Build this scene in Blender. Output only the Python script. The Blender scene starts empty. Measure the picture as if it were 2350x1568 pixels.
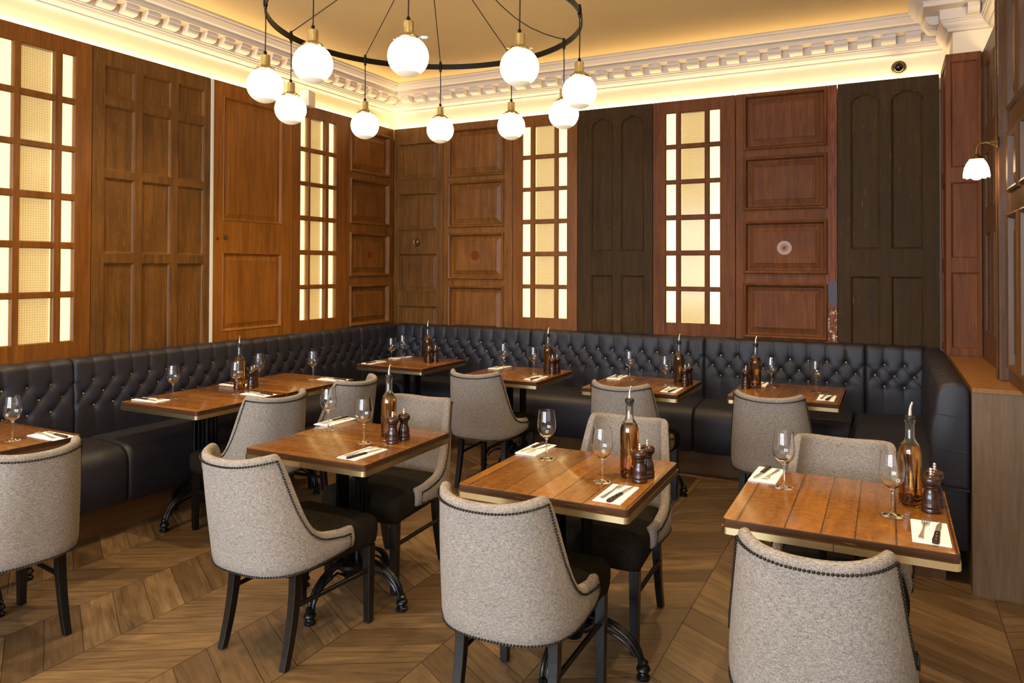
import bpy, bmesh, math, random
from mathutils import Matrix, Vector
random.seed(7)
PI = math.pi
COL = bpy.context.scene.collection
SC = bpy.context.scene

# ------------------------------------------------------------------ helpers
def lin(c):
    return tuple(((v/255)/12.92 if v/255 <= .04045 else ((v/255+.055)/1.055)**2.4) for v in c)

class MB:
    def __init__(s): s.v = []; s.f = []; s.m = []; s.mi = 0
    def add(s, vs, fs):
        o = len(s.v); s.v += [tuple(p) for p in vs]; s.f += [tuple(i+o for i in f) for f in fs]; s.m += [s.mi]*len(fs)
    def box(s, x0, y0, z0, x1, y1, z1, M=None):
        if x0 > x1: x0, x1 = x1, x0
        if y0 > y1: y0, y1 = y1, y0
        if z0 > z1: z0, z1 = z1, z0
        vs = [(x0,y0,z0),(x1,y0,z0),(x1,y1,z0),(x0,y1,z0),(x0,y0,z1),(x1,y0,z1),(x1,y1,z1),(x0,y1,z1)]
        if M: vs = [M @ Vector(p) for p in vs]
        s.add(vs, [(0,3,2,1),(4,5,6,7),(0,1,5,4),(1,2,6,5),(2,3,7,6),(3,0,4,7)])
    def loft(s, rings, caps=(True, True), closed=True):
        n = len(rings[0]); o = []
        vs = [p for r in rings for p in r]; fs = []
        for i in range(len(rings)-1):
            for j in range(n if closed else n-1):
                a = i*n+j; b = i*n+(j+1) % n
                fs.append((a, b, b+n, a+n))
        if caps[0]: fs.append(tuple(reversed(range(n))))
        if caps[1]: fs.append(tuple(range((len(rings)-1)*n, len(rings)*n)))
        s.add(vs, fs)
    def lathe(s, prof, seg=24, c=(0,0,0), caps=(True, True)):
        rings = [[(c[0]+r*math.cos(2*PI*k/seg), c[1]+r*math.sin(2*PI*k/seg), c[2]+z) for k in range(seg)] for r, z in prof]
        s.loft(rings, caps)
    def tube(s, pts, r, seg=8, caps=(True, True), flat=None):
        pts = [Vector(p) for p in pts]; rings = []
        rr = r if isinstance(r, (list, tuple)) else [r]*len(pts)
        prev = None
        for i, p in enumerate(pts):
            t = (pts[min(i+1, len(pts)-1)]-pts[max(i-1, 0)]).normalized()
            if prev is None:
                ref = Vector((0,0,1)) if abs(t.z) < .9 else Vector((1,0,0))
                a = t.cross(ref).normalized()
            else:
                a = (prev - t*prev.dot(t)).normalized()
            prev = a; b = t.cross(a)
            fl = flat if flat else 1
            rings.append([p+(a*math.cos(2*PI*k/seg)+b*math.sin(2*PI*k/seg)*fl)*rr[i] for k in range(seg)])
        s.loft(rings, caps)
    def sphere(s, c, r, seg=16, rings=10, sz=1.0, top=1.0):
        prof = []
        for i in range(1, rings):
            a = PI*i/rings
            prof.append((r*math.sin(a), -r*sz*math.cos(a)))
        s.lathe([(r*.02, -r*sz)]+prof+[(r*.02, r*sz)], seg, c)
    def prism(s, poly, y0, y1):          # poly in (x,z), extruded in y
        n = len(poly)
        s.add([(x, y0, z) for x, z in poly]+[(x, y1, z) for x, z in poly],
              [tuple(range(n)), tuple(reversed(range(n, 2*n)))]+[((i+1) % n, i, i+n, (i+1) % n+n) for i in range(n)])
    def rects(s, x0, x1, z0, z1, prof, cap=True):   # concentric rectangles: (inset, y)
        rings = [[(x0+i, y, z0+i), (x1-i, y, z0+i), (x1-i, y, z1-i), (x0+i, y, z1-i)] for i, y in prof]
        s.loft(rings, (False, cap))

def mesh(name, mb, mats, smooth=None):
    me = bpy.data.meshes.new(name); me.from_pydata(mb.v, [], mb.f)
    for m in (mats if isinstance(mats, (list, tuple)) else [mats]): me.materials.append(m)
    if any(mb.m): me.polygons.foreach_set('material_index', mb.m)
    if smooth is not None:
        me.polygons.foreach_set('use_smooth', [True]*len(me.polygons))
        me.set_sharp_from_angle(angle=math.radians(smooth))
    me.update(); return me

def recalc(me):
    bm = bmesh.new(); bm.from_mesh(me); bmesh.ops.recalc_face_normals(bm, faces=bm.faces); bm.to_mesh(me); bm.free()

def link(name, me, parent=None, loc=(0,0,0), rz=0, bevel=None, label=None, fix=True):
    if fix and me is not None and not me.get('_r'): recalc(me); me['_r'] = 1
    o = bpy.data.objects.new(name, me); COL.objects.link(o)
    o.location = loc; o.rotation_euler = (0, 0, rz)
    if parent: o.parent = parent
    if bevel:
        b = o.modifiers.new('bevel', 'BEVEL'); b.width = bevel; b.segments = 2; b.limit_method = 'ANGLE'; b.angle_limit = .6
    if label: o['label'] = label
    return o

def part(name, mb, mat, parent=None, smooth=None, **k):
    return link(name, mesh(name, mb, mat, smooth), parent, **k)

def tag(o, label, cat, group=None):
    o['label'] = label; o['category'] = cat
    if group: o['group'] = group
    return o

def thing(name, label, cat, loc=(0,0,0), rz=0, group=None):
    o = bpy.data.objects.new(name, None); COL.objects.link(o); o.empty_display_size = .1
    o.location = loc; o.rotation_euler = (0,0,rz)
    return tag(o, label, cat, group)

def struct(name, mb, mat, smooth=None, **k):
    o = part(name, mb, mat, None, smooth, **k); o['kind'] = 'structure'; return o

def dup(o, parent=None):
    c = o.copy(); COL.objects.link(c)
    if parent: c.parent = parent
    for ch in list(o.children): dup(ch, c)
    return c

# ------------------------------------------------------------------ materials
class N:
    def __init__(s, name):
        s.mat = bpy.data.materials.new(name); s.mat.use_nodes = True
        s.t = s.mat.node_tree; s.n = s.t.nodes; s.l = s.t.links
        s.b = s.n['Principled BSDF']; s.out = s.n['Material Output']
    def new(s, t, **k):
        n = s.n.new(t)
        for a, v in k.items(): setattr(n, a, v)
        return n
    def put(s, a, b):
        if isinstance(a, (int, float)): b.default_value = a
        elif isinstance(a, (tuple, list)): b.default_value = tuple(a) if len(a) != 3 or b.type == 'VECTOR' else (*a, 1)
        else: s.l.new(a, b)
    def math(s, op, a, b=None, c=None, clamp=False):
        n = s.new('ShaderNodeMath', operation=op, use_clamp=clamp); s.put(a, n.inputs[0])
        if b is not None: s.put(b, n.inputs[1])
        if c is not None: s.put(c, n.inputs[2])
        return n.outputs[0]
    def mix(s, f, a, b, mode='MIX'):
        n = s.new('ShaderNodeMix', data_type='RGBA', blend_type=mode); s.put(f, n.inputs[0]); s.put(a, n.inputs[6]); s.put(b, n.inputs[7]); return n.outputs[2]
    def obj(s):
        return s.new('ShaderNodeTexCoord').outputs['Object']
    def mapping(s, v, scale=(1,1,1), loc=(0,0,0), rot=(0,0,0)):
        n = s.new('ShaderNodeMapping'); s.put(v, n.inputs[0]); n.inputs['Scale'].default_value = scale; n.inputs['Location'].default_value = loc; n.inputs['Rotation'].default_value = rot
        return n.outputs[0]
    def noise(s, v, scale=5, detail=4, rough=.5, dist=0):
        n = s.new('ShaderNodeTexNoise'); s.put(v, n.inputs['Vector']); n.inputs['Scale'].default_value = scale
        n.inputs['Detail'].default_value = detail; n.inputs['Roughness'].default_value = rough; n.inputs['Distortion'].default_value = dist
        return n.outputs[0]
    def ramp(s, f, a, b, lo=0., hi=1.):
        n = s.new('ShaderNodeMapRange'); s.put(f, n.inputs[0]); n.inputs[1].default_value = a; n.inputs[2].default_value = b; n.inputs[3].default_value = lo; n.inputs[4].default_value = hi
        return n.outputs[0]
    def sep(s, v):
        n = s.new('ShaderNodeSeparateXYZ'); s.put(v, n.inputs[0]); return n.outputs
    def comb(s, x, y, z):
        n = s.new('ShaderNodeCombineXYZ'); s.put(x, n.inputs[0]); s.put(y, n.inputs[1]); s.put(z, n.inputs[2]); return n.outputs[0]
    def white(s, v):
        n = s.new('ShaderNodeTexWhiteNoise', noise_dimensions='3D'); s.put(v, n.inputs[0]); return n.outputs
    def bump(s, h, strength=.3, dist=.01):
        n = s.new('ShaderNodeBump'); n.inputs['Strength'].default_value = strength; n.inputs['Distance'].default_value = dist; s.put(h, n.inputs['Height']); s.l.new(n.outputs[0], s.b.inputs['Normal'])
    def base(s, c): s.put(c, s.b.inputs['Base Color'])
    def set(s, **k):
        for a, v in k.items():
            s.put(v, s.b.inputs[{'rough':'Roughness','metal':'Metallic','trans':'Transmission Weight','ior':'IOR','coat':'Coat Weight','coatr':'Coat Roughness','spec':'Specular IOR Level','sheen':'Sheen Weight','alpha':'Alpha'}[a]])
        return s

def plain(name, c, rough=.5, **k):
    n = N(name); n.base(lin(c)); n.set(rough=rough, **k); return n.mat

def emit(name, c, strength):
    n = N(name); n.base((.8,.8,.8)); n.put(lin(c), n.b.inputs['Emission Color']); n.b.inputs['Emission Strength'].default_value = strength; return n.mat

def wood(name, dark, light, rough=.42, axis=2, wear=0.25, red=None, scale=1.0, spots=0, spec=.5):
    n = N(name); v = n.obj(); n.set(spec=min(spec, .28))
    sc = [14*scale]*3; sc[axis] = .9*scale
    vi = n.new('ShaderNodeObjectInfo').outputs['Random']
    off = n.new('ShaderNodeVectorMath', operation='ADD'); n.put(v, off.inputs[0]); n.put(n.comb(n.math('MULTIPLY', vi, 7.3), n.math('MULTIPLY', vi, 3.1), n.math('MULTIPLY', vi, 5.7)), off.inputs[1]); v2 = off.outputs[0]
    g1 = n.noise(n.mapping(v2, tuple(sc)), 2.2, 6, .62, .6)
    sc2 = [95*scale]*3; sc2[axis] = 3*scale
    g2 = n.noise(n.mapping(v2, tuple(sc2)), 2, 3, .6)
    f = n.math('ADD', n.math('MULTIPLY', n.ramp(g1, .3, .7), .68), n.math('MULTIPLY', n.ramp(g2, .3, .7), .32))
    col = n.mix(f, lin(dark), lin(light))
    pat = n.noise(v2, 3.2, 5, .65)
    col = n.mix(n.ramp(pat, .42, .72, 0, wear), col, tuple(x*.45 for x in lin(dark)))
    w = n.noise(n.mapping(v2, (9,9,4)), 4, 8, .75)
    col = n.mix(n.ramp(w, .63, .72, 0, wear*.8), col, lin((170,130,90)))
    if spots:
        sp = n.noise(v2, 60, 3, .8)
        col = n.mix(n.ramp(sp, .735, .75, 0, spots), col, lin((205,190,165)))
    sc3 = [120]*3; sc3[axis] = 9
    scr = n.noise(n.mapping(v2, tuple(sc3)), 1, 2, .5)
    col = n.mix(n.ramp(scr, .70, .74, 0, wear*.9), col, lin((165,125,85)))
    n.base(col); n.put(n.ramp(g1, .2, .8, rough-.07, rough+.12), n.b.inputs['Roughness'])
    n.bump(g2, .12, .002)
    return n.mat

M = {}
M['oak_door'] = wood('oak_door_wood', (66,40,14), (122,78,28), .4, wear=.3)
M['oak_dark'] = wood('aged_oak_wood', (74,46,14), (126,82,32), .45, wear=.4)
M['oak_gold'] = wood('golden_oak_wood', (100,56,12), (160,98,30), .36, wear=.15, scale=.8)
M['brown_door'] = wood('brown_door_wood', (84,48,14), (144,92,36), .42, wear=.4)
M['umber'] = wood('umber_painted_wood', (46,31,11), (76,54,25), .55, wear=.3, spots=.35, spec=.12)
M['redwood'] = wood('red_brown_wood', (80,43,21), (124,76,42), .55, wear=.3, spots=.6, spec=.14)
M['mahogany'] = wood('mahogany_wood', (84,44,20), (130,76,40), .5, wear=.08, spec=.16)
M['glaze_frame'] = wood('glazed_door_wood', (90,50,14), (142,86,32), .32, wear=.15)
M['rwall'] = wood('right_door_wood', (66,40,20), (112,76,42), .38, wear=.25)
M['veneer'] = wood('cabinet_veneer', (92,70,50), (122,98,74), .45, wear=.02, scale=1.6)
M['plinth'] = wood('plinth_wood', (80,52,26), (112,78,44), .45, axis=0, wear=.1)
M['ledge'] = wood('ledge_top', (122,80,42), (150,104,60), .35, wear=.05, scale=.5)
M['legwood'] = plain('black_stained_wood', (16,11,9), .28)
M['iron'] = plain('black_cast_iron', (14,14,15), .3, metal=.35)
M['brass'] = plain('brass', (230,208,156), .3, metal=1.0)
M['brass_old'] = plain('old_brass', (120,92,58), .4, metal=.9)
M['steel'] = plain('polished_steel', (245,242,236), .34, metal=1.0)
M['black'] = plain('black_metal', (22,17,13), .35, metal=.5)
M['cable'] = plain('black_cable', (20,12,9), .6)
M['rubber'] = plain('black_stopper', (14,14,14), .45)
M['stud'] = plain('dark_bronze_stud', (52,48,42), .25, metal=.9)
M['button'] = plain('brass_button', (240,228,205), .3, metal=.4)
M['mill'] = plain('dark_walnut_lacquer', (50,22,12), .24, coat=.3)
M['handle'] = wood('knife_handle_wood', (34,20,13), (66,38,24), .35, axis=1, scale=4)
M['white_box'] = plain('white_plastic', (222,215,198), .5)
M['napkin'] = plain('white_paper_napkin', (250,250,248), .8)

def plaster(name, c, b=.12):
    n = N(name); v = n.obj(); n.base(n.mix(n.noise(v, 2.5, 3), lin(c), tuple(x*.93 for x in lin(c)))); n.set(rough=.75, spec=.2)
    n.bump(n.noise(v, 60, 4, .6), b, .003); return n.mat
M['plaster'] = plaster('cream_plaster', (226,212,188))
M['cornice'] = plaster('white_cornice_plaster', (206,194,182), .05)
M['ceiling'] = plaster('ceiling_paint', (228,200,146), .03)
M['wall_plain'] = plaster('dark_wall_paint', (150,128,98))

n = N('wired_glass')
v = n.obj(); s = n.sep(v)
def gridline(a, p, w): return n.math('LESS_THAN', n.math('ABSOLUTE', n.math('SUBTRACT', n.math('FRACT', n.math('DIVIDE', a, p)), .5)), w)
wire = n.math('MAXIMUM', gridline(s[0], .0150, .035), gridline(s[2], .0150, .035))
tr = n.new('ShaderNodeBsdfTransparent'); tr.inputs[0].default_value = (.93,.90,.80,1)
n.base(n.mix(wire, lin((225,205,160)), lin((120,92,54)))); n.set(rough=.12)
mx = n.new('ShaderNodeMixShader'); n.put(n.math('ADD', .28, n.math('MULTIPLY', wire, .26)), mx.inputs[0])
n.l.new(tr.outputs[0], mx.inputs[1]); n.l.new(n.b.outputs[0], mx.inputs[2]); n.l.new(mx.outputs[0], n.out.inputs[0])
M['wired'] = n.mat
M['glowpanel'] = emit('self_glowing_cream_panel', (255,226,160), .5)  # panel glows by itself, standing in for light from the side strips
M['lightstrip'] = emit('led_light_panel', (255,240,185), 2.6)

n = N('globe_glass'); v = n.obj(); s = n.sep(v)
ang = n.math('ARCTAN2', s[1], s[0]); rib = n.math('SINE', n.math('MULTIPLY', ang, 72))
z = n.math('DIVIDE', s[2], .094)
low = n.math('MAXIMUM', n.ramp(z, -.42, -.85), n.ramp(z, .62, .85))
st = n.math('MULTIPLY', n.math('SUBTRACT', 1.0, n.math('MULTIPLY', low, n.math('ADD', .93, n.math('MULTIPLY', rib, .05)))), 4.8)
n.base((.45,.45,.43)); n.set(rough=.25); n.put(lin((255,226,178)), n.b.inputs['Emission Color']); n.put(st, n.b.inputs['Emission Strength'])
M['globe'] = n.mat
M['shade'] = emit('sconce_opal_glass', (255,218,160), 11)
M['bulb'] = emit('downlight_lens', (255,230,190), 30)

n = N('navy_leather'); v = n.obj()
n.base(n.mix(n.ramp(n.noise(v, 3, 3), .3, .7), lin((26,24,31)), lin((35,33,42)))); n.set(rough=.55, spec=.5)
n.bump(n.noise(v, 420, 2, .6), .10, .001); M['leather'] = n.mat

def fabric(name, a, b, k=1.0):
    n = N(name); v = n.obj()
    w1 = n.noise(n.mapping(v, (520*k, 520*k, 60*k)), 1, 2, .6); w2 = n.noise(n.mapping(v, (60*k, 60*k, 520*k)), 1, 2, .6)
    f = n.ramp(n.math('ADD', w1, w2), .75, 1.25)
    n.base(n.mix(f, lin(a), lin(b))); n.set(rough=.9, spec=.12); n.bump(f, .3, .0008); return n.mat
M['fabric'] = fabric('grey_beige_woven_fabric', (94,86,79), (172,160,148), 1.5)
M['seat'] = fabric('charcoal_woven_fabric', (14,12,8), (44,37,26), 1.3)

def tabletop(name, alongx):
    n = N(name); v = n.obj(); s = n.sep(v)
    a, b = (s[1], s[0]) if alongx else (s[0], s[1])     # a = across planks
    vi = n.new('ShaderNodeObjectInfo').outputs['Random']
    aw = n.math('ADD', n.math('DIVIDE', a, .122), n.math('ADD', .38, n.math('MULTIPLY', n.math('SINE', n.math('MULTIPLY', a, 11)), .2)))
    fr = n.math('FRACT', aw); idx = n.math('FLOOR', aw)
    edge = n.ramp(n.math('ABSOLUTE', n.math('SUBTRACT', fr, .5)), .474, .486)
    wn = n.white(n.comb(idx, vi, 3.0))
    gv = n.comb(n.math('ADD', a, n.math('MULTIPLY', wn[0], 9)), n.math('MULTIPLY', b, .12), vi)
    g = n.noise(gv, 26, 6, .65, .8)
    g2 = n.noise(n.comb(n.math('MULTIPLY', a, .8), n.math('MULTIPLY', b, 3.2), wn[0]), 30, 3, .6, .9)
    f = n.math('ADD', n.math('MULTIPLY', n.ramp(g, .3, .7), .75), n.math('MULTIPLY', n.ramp(g2, .35, .7), .25))
    col = n.mix(f, lin((110,66,20)), lin((182,120,48)))
    col = n.mix(n.math('MULTIPLY', wn[0], .75), col, lin((94,54,17)))
    col = n.mix(n.math('MULTIPLY', edge, .85), col, lin((44,22,8)))
    n.base(col); n.put(n.ramp(g2, .3, .7, .2, .34), n.b.inputs['Roughness']); n.set(coat=.35, coatr=.12)
    n.bump(n.math('ADD', n.math('MULTIPLY', g2, .10), n.math('MULTIPLY', edge, -1.0)), .35, .0025)
    return n.mat
M['top_y'] = tabletop('plank_tabletop_wood', False); M['top_x'] = tabletop('plank_tabletop_wood_cross', True)
M['top_edge'] = wood('tabletop_edge_wood', (56,34,18), (86,54,28), .45, axis=0)

n = N('chevron_oak_floor'); v = n.obj(); s = n.sep(v)
W = .4265
cx = n.math('DIVIDE', n.math('SUBTRACT', s[0], .772), W); ci = n.math('FLOOR', cx); lx = n.math('MULTIPLY', n.math('FRACT', cx), W)
odd = n.math('ABSOLUTE', n.math('MODULO', ci, 2.0)); sg = n.math('SUBTRACT', n.math('MULTIPLY', odd, 2.0), 1.0)
sl = n.math('ADD', n.math('ADD', s[1], n.math('MULTIPLY', sg, n.math('MULTIPLY', lx, .588))), n.math('MULTIPLY', n.math('SUBTRACT', 1.0, odd), .25))
pk = n.math('DIVIDE', n.math('ADD', sl, 4.233), .163); pi_ = n.math('FLOOR', pk); pf = n.math('FRACT', pk)
wn = n.white(n.comb(ci, pi_, 1.0))
e1 = n.ramp(n.math('ABSOLUTE', n.math('SUBTRACT', pf, .5)), .483, .493)
e2 = n.ramp(n.math('ABSOLUTE', n.math('SUBTRACT', n.math('FRACT', cx), .5)), .4925, .4975)
edge = n.math('MAXIMUM', e1, e2)
along = n.math('SUBTRACT', n.math('MULTIPLY', lx, .862), n.math('MULTIPLY', sg, n.math('MULTIPLY', s[1], .507)))
gv = n.comb(n.math('ADD', n.math('MULTIPLY', along, .16), n.math('MULTIPLY', wn[0], 31)), sl, wn[0])
g = n.noise(gv, 14, 6, .62, 1.2); gf = n.noise(n.comb(n.math('MULTIPLY', along, .06), sl, wn[0]), 110, 3, .6)
f = n.math('ADD', n.math('MULTIPLY', n.ramp(g, .3, .7), .6), n.math('MULTIPLY', n.ramp(gf, .3, .7), .4))
col = n.mix(f, lin((70,52,32)), lin((140,110,74)))
col = n.mix(n.ramp(wn[0], .0, 1.0, 0, .75), col, lin((68,49,30)))
col = n.mix(n.math('MULTIPLY', edge, .8), col, lin((30,18,10)))
n.base(col); n.put(n.ramp(g, .3, .7, .3, .46), n.b.inputs['Roughness']); n.bump(n.math('SUBTRACT', n.math('MULTIPLY', gf, .5), edge), .3, .002)
M['floor'] = n.mat

n = N('clear_glass'); n.base((1,1,1)); n.set(rough=0, trans=1, ior=1.45); M['glass'] = n.mat
n = N('amber_chilli_oil'); n.base(lin((228,158,58))); n.set(rough=0, trans=1, ior=1.40); M['oil'] = n.mat
n = N('peppercorns_and_herbs'); v = n.obj(); n.base(n.mix(n.ramp(n.noise(v, 160, 2), .45, .55), lin((38,20,8)), lin((110,60,20)))); n.set(rough=.6); M['herb'] = n.mat
M['dome'] = plain('dark_camera_dome', (10,10,10), .05)

# worn red-brown door stile with flaked paint
n = N('flaked_red_paint'); v = n.obj(); s = n.sep(v)
col = n.mix(n.ramp(n.noise(n.mapping(v, (30,30,3)), 2, 4), .3, .7), lin((88,42,20)), lin((130,72,42)))
fl = n.noise(v, 26, 6, .75); zb = n.ramp(s[2], 1.75, 1.0, 0, .13); 
fk = n.ramp(n.math('ADD', fl, zb), .66, .675)
col = n.mix(fk, col, lin((196,176,150)))
blob = n.math('ADD', n.math('POWER', n.math('DIVIDE', n.math('SUBTRACT', s[0], .735), .05), 2.0), n.math('POWER', n.math('DIVIDE', n.math('SUBTRACT', s[2], 1.40), .12), 2.0))
col = n.mix(n.math('LESS_THAN', n.math('ADD', blob, n.math('MULTIPLY', n.noise(v, 20, 3), .6)), 1.1), col, lin((84,78,84)))
n.base(col); n.set(rough=.5, spec=.15); M['flaked'] = n.mat

# ------------------------------------------------------------------ camera
cam = bpy.data.cameras.new('camera'); co = bpy.data.objects.new('camera', cam); COL.objects.link(co); SC.camera = co
cam.sensor_width = 36; cam.lens = 1683.23/2350*36; cam.shift_y = -189.58/2350; cam.clip_start = .05
yaw, pit, rol = -.4740956, .0123030, .0030283
fw = Vector((math.sin(yaw), math.cos(yaw), 0)); rt = Vector((math.cos(yaw), -math.sin(yaw), 0)); up = Vector((0,0,1))
fw2 = fw*math.cos(pit)+up*math.sin(pit); up2 = up*math.cos(pit)-fw*math.sin(pit)
r3 = rt*math.cos(rol)+up2*math.sin(rol); u3 = up2*math.cos(rol)-rt*math.sin(rol)
mat = Matrix((r3, u3, -fw2)).transposed().to_4x4(); mat.translation = Vector((4.58499, -6.22941, 1.5911)); co.matrix_world = mat

# ------------------------------------------------------------------ room shell
CZ = 3.455; ZT = 3.03; YB = -8.8; XR = 5.14
b = MB(); b.box(-.3, YB-.3, -.1, 5.6, .3, 0); struct('floor', b, M['floor'])
b = MB(); b.box(-.3, YB-.3, CZ, 5.6, .3, CZ+.1); struct('ceiling', b, M['ceiling'])
b = MB(); b.box(-.2, .16, 0, 5.6, .3, 2.93); b.box(-.2, .075, 2.93, 5.6, .3, CZ); b.box(0.0, .001, 0, 4.93, .16, .90); struct('wall_back', b, M['plaster'])
b = MB(); b.box(-.3, YB, 0, -.16, .3, 2.93); b.box(-.3, YB, 2.93, -.075, .3, CZ); b.box(-.16, YB, 0, -.001, 0.0, .90); struct('wall_left', b, M['plaster'])
b = MB(); b.box(5.182, -1.975, 0, 5.6, 0, .98); b.box(5.182, YB, .98, 5.6, 0, 2.93); b.box(5.6, YB, 0, 5.7, .0, .98); b.box(5.215, YB, 2.93, 5.4, .05, CZ); struct('wall_right', b, M['plaster'])
b = MB(); b.box(4.98, -.43, 3.05, 5.215, .07, CZ); struct('wall_breast', b, M['plaster'])
# front wall (behind the viewpoint) with three tall sash windows
wins = [(.35, 1.65), (2.0, 3.3), (3.6, 4.8)]
b = MB(); x = -.3
for a, c in wins: b.box(x, YB-.25, 0, a, YB, CZ); b.box(a, YB-.25, 0, c, YB, .75); b.box(a, YB-.25, 2.9, c, YB, CZ); x = c
b.box(x, YB-.25, 0, 5.6, YB, CZ); struct('wall_front', b, M['wall_plain'])
for i, (a, c) in enumerate(wins):
    b = MB(); y0, y1 = YB-.16, YB-.10
    b.box(a, y0, .75, a+.06, y1, 2.9); b.box(c-.06, y0, .75, c, y1, 2.9); b.box(a+.06, y0, .75, c-.06, y1, .83); b.box(a+.06, y0, 2.82, c-.06, y1, 2.9)
    b.box((a+c)/2-.02, y0, .83, (a+c)/2+.02, y1, 2.82); b.box(a+.06, y0, 1.83, c-.06, y1, 1.87)
    o = struct('window_%d' % (i+1), b, M['white_box'])

# LED coves behind the tops of the doors
def area(name, loc, size, energy, col, rot, spread=None):
    L = bpy.data.lights.new(name, 'AREA'); L.shape = 'RECTANGLE'; L.size, L.size_y = size; L.energy = energy; L.color = col
    if spread: L.spread = spread
    o = bpy.data.objects.new(name, L); COL.objects.link(o); o.location = loc; o.rotation_euler = rot; return o
WARM = (1.0, .74, .36)
area('cove_light_back', (2.47, .058, 3.017), (4.9, .016), 12, WARM, (PI, 0, 0))
area('cove_light_left', (-.058, -2.9, 3.017), (.016, 5.8), 16, WARM, (PI, 0, 0))
area('cove_light_right', (5.198, -2.2, 2.997), (.012, 3.3), 5, WARM, (PI, 0, 0))
for i, (a, c) in enumerate(wins):
    area('daylight_window', ((a+c)/2, YB-.20, 1.83), (c-a, 2.1), 115, (.74, .85, 1.0), (PI/2, 0, 0))

# cornice
def offset_path(P, d):
    out = []
    for i, p in enumerate(P):
        ns = []
        for a, c in ((i-1, i), (i, i+1)):
            if a < 0 or c >= len(P): continue
            t = (Vector(P[c])-Vector(P[a])).normalized(); ns.append(Vector((t.y, -t.x)))
        if len(ns) == 1: o = ns[0]*d
        else: m = (ns[0]+ns[1]).normalized(); o = m*(d/m.dot(ns[0]))
        out.append(Vector(p)+o)
    return out
CP = [(-.075, YB), (-.075, .075), (4.98, .075), (4.98, -.43), (5.215, -.43), (5.215, YB)]
prof = [(0,3.205),(.026,3.205),(.034,3.215),(.034,3.224),(.05,3.235),(.062,3.246),(.066,3.262),(.072,3.264),(.072,3.275),(.08,3.278),(.08,3.338),(.088,3.345),(.18,3.350),(.18,3.377),(.186,3.38),(.190,3.386),(.208,3.392),(.222,3.402),(.236,3.42),(.244,3.424),(.246,3.436),(.262,3.440),(.262,3.4549),(0,3.4549)]
b = MB(); pp = [[(q.x, q.y, z) for d, z in prof for q in [offset_path(CP, d)[i]]] for i in range(len(CP))]
b.loft(pp); struct('trim_1', b, M['cornice'], smooth=35)
# modillion blocks under the cornice
b = MB()
def modillion(px, py, ux, uy, nx, ny, w=.098):
    pr = [(.081,3.349),(.081,3.288),(.100,3.285),(.13,3.290),(.148,3.304),(.154,3.322),(.160,3.324),(.160,3.349)]
    rings = [[(px+ux*s+nx*d, py+uy*s+ny*d, z) for d, z in pr] for s in (-w/2, w/2)]
    b.loft(rings)
x = .19
while x < 4.85: modillion(x, .075, 1, 0, 0, -1); x += .163
y = -.10
while y > -6.0: modillion(-.075, y, 0, 1, 1, 0); y -= .163
modillion(4.98, -.16, 0, 1, -1, 0); modillion(4.98, -.34, 0, 1, -1, 0); modillion(5.09, -.43, 1, 0, 0, -1, .07)
struct('trim_2', b, M['cornice'], smooth=35)
b = MB(); b.box(-.028, -2.320, 1.0, .006, -2.298, ZT-.002); struct('trim_3', b, M['white_box'])

# ------------------------------------------------------------------ reclaimed doors on the walls
RAISED = [(-.016,.0005),(-.016,-.010),(-.006,-.020),(.006,-.014),(.013,.012),(.020,.020),(.028,.020),(.070,.005),(.072,.001)]
LOWR = [(-.006,.0005),(-.006,-.004),(.0,-.007),(.008,.002),(.014,.014),(.020,.015),(.05,.009),(.053,.006)]
FLAT = [(0,.0005),(.001,.003),(.008,.006),(.012,.013),(.016,.015)]
BIG = [(0,.0),(.004,-.004),(.012,.004),(.02,.013),(.026,.013),(.055,.006),(.058,.004)]
Z0 = .90
def door_root(name, label, wall, u0, cat='door'):
    if wall == 'B': return thing(name, label, cat, (u0, 0, 0), 0, 'reclaimed doors lining the walls')
    if wall == 'L': return thing(name, label, cat, (0, u0, 0), PI/2, 'reclaimed doors lining the walls')
    return thing(name, label, cat, (XR, u0, 0), -PI/2, 'reclaimed doors lining the walls')
def frame_mb(W, z0, z1, cols, rows, arch=False, th=.04, g=.0025, stile2=None):
    b = MB()
    b.box(g, 0, z0, cols[0][0], th, z1)
    if stile2: b.mi = 1
    b.box(cols[-1][1], 0, z0, W-g, th, z1); b.mi = 0
    rs = sorted(rows); prev = z0
    for a, c in rs+[(z1, z1)]:
        if a > prev+.001: b.box(cols[0][0], .0006, prev, cols[-1][1], th, a)
        prev = c
    for a, c in rs:
        for (p, q), (r, s_) in zip(cols[:-1], cols[1:]): b.box(q, .0003, a, r, th, c)
    if arch:
        a, c = rs[-1]
        for p, q in cols:
            h = .075; 
            for sx, x0 in ((1, p), (-1, q)):
                w = (q-p)*.36; poly = [(x0, c), (x0+sx*w, c), (x0+sx*w, c-.016)]
                for k in range(0, 9):
                    t = k/8*PI/2; poly.append((x0+sx*(w*.92*math.cos(t)*1.0), c-.02-(h)*math.sin(t)**1) if False else (x0+sx*w*.9*(1-math.sin(t)), c-.022-h*(1-math.cos(t))))
                b.prism(poly if sx > 0 else poly[::-1], .002, .016)
                pts = [(x0+sx*w*.86*(1-math.sin(k/8*PI/2)), .0, c-.022-h*(1-math.cos(k/8*PI/2))) for k in range(9)]
                b.tube(pts, .0045, 6)
    b.box(g+.002, th-.006, z0+.002, W-g-.002, th-.002, z1-.002) if False else None
    return b
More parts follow.
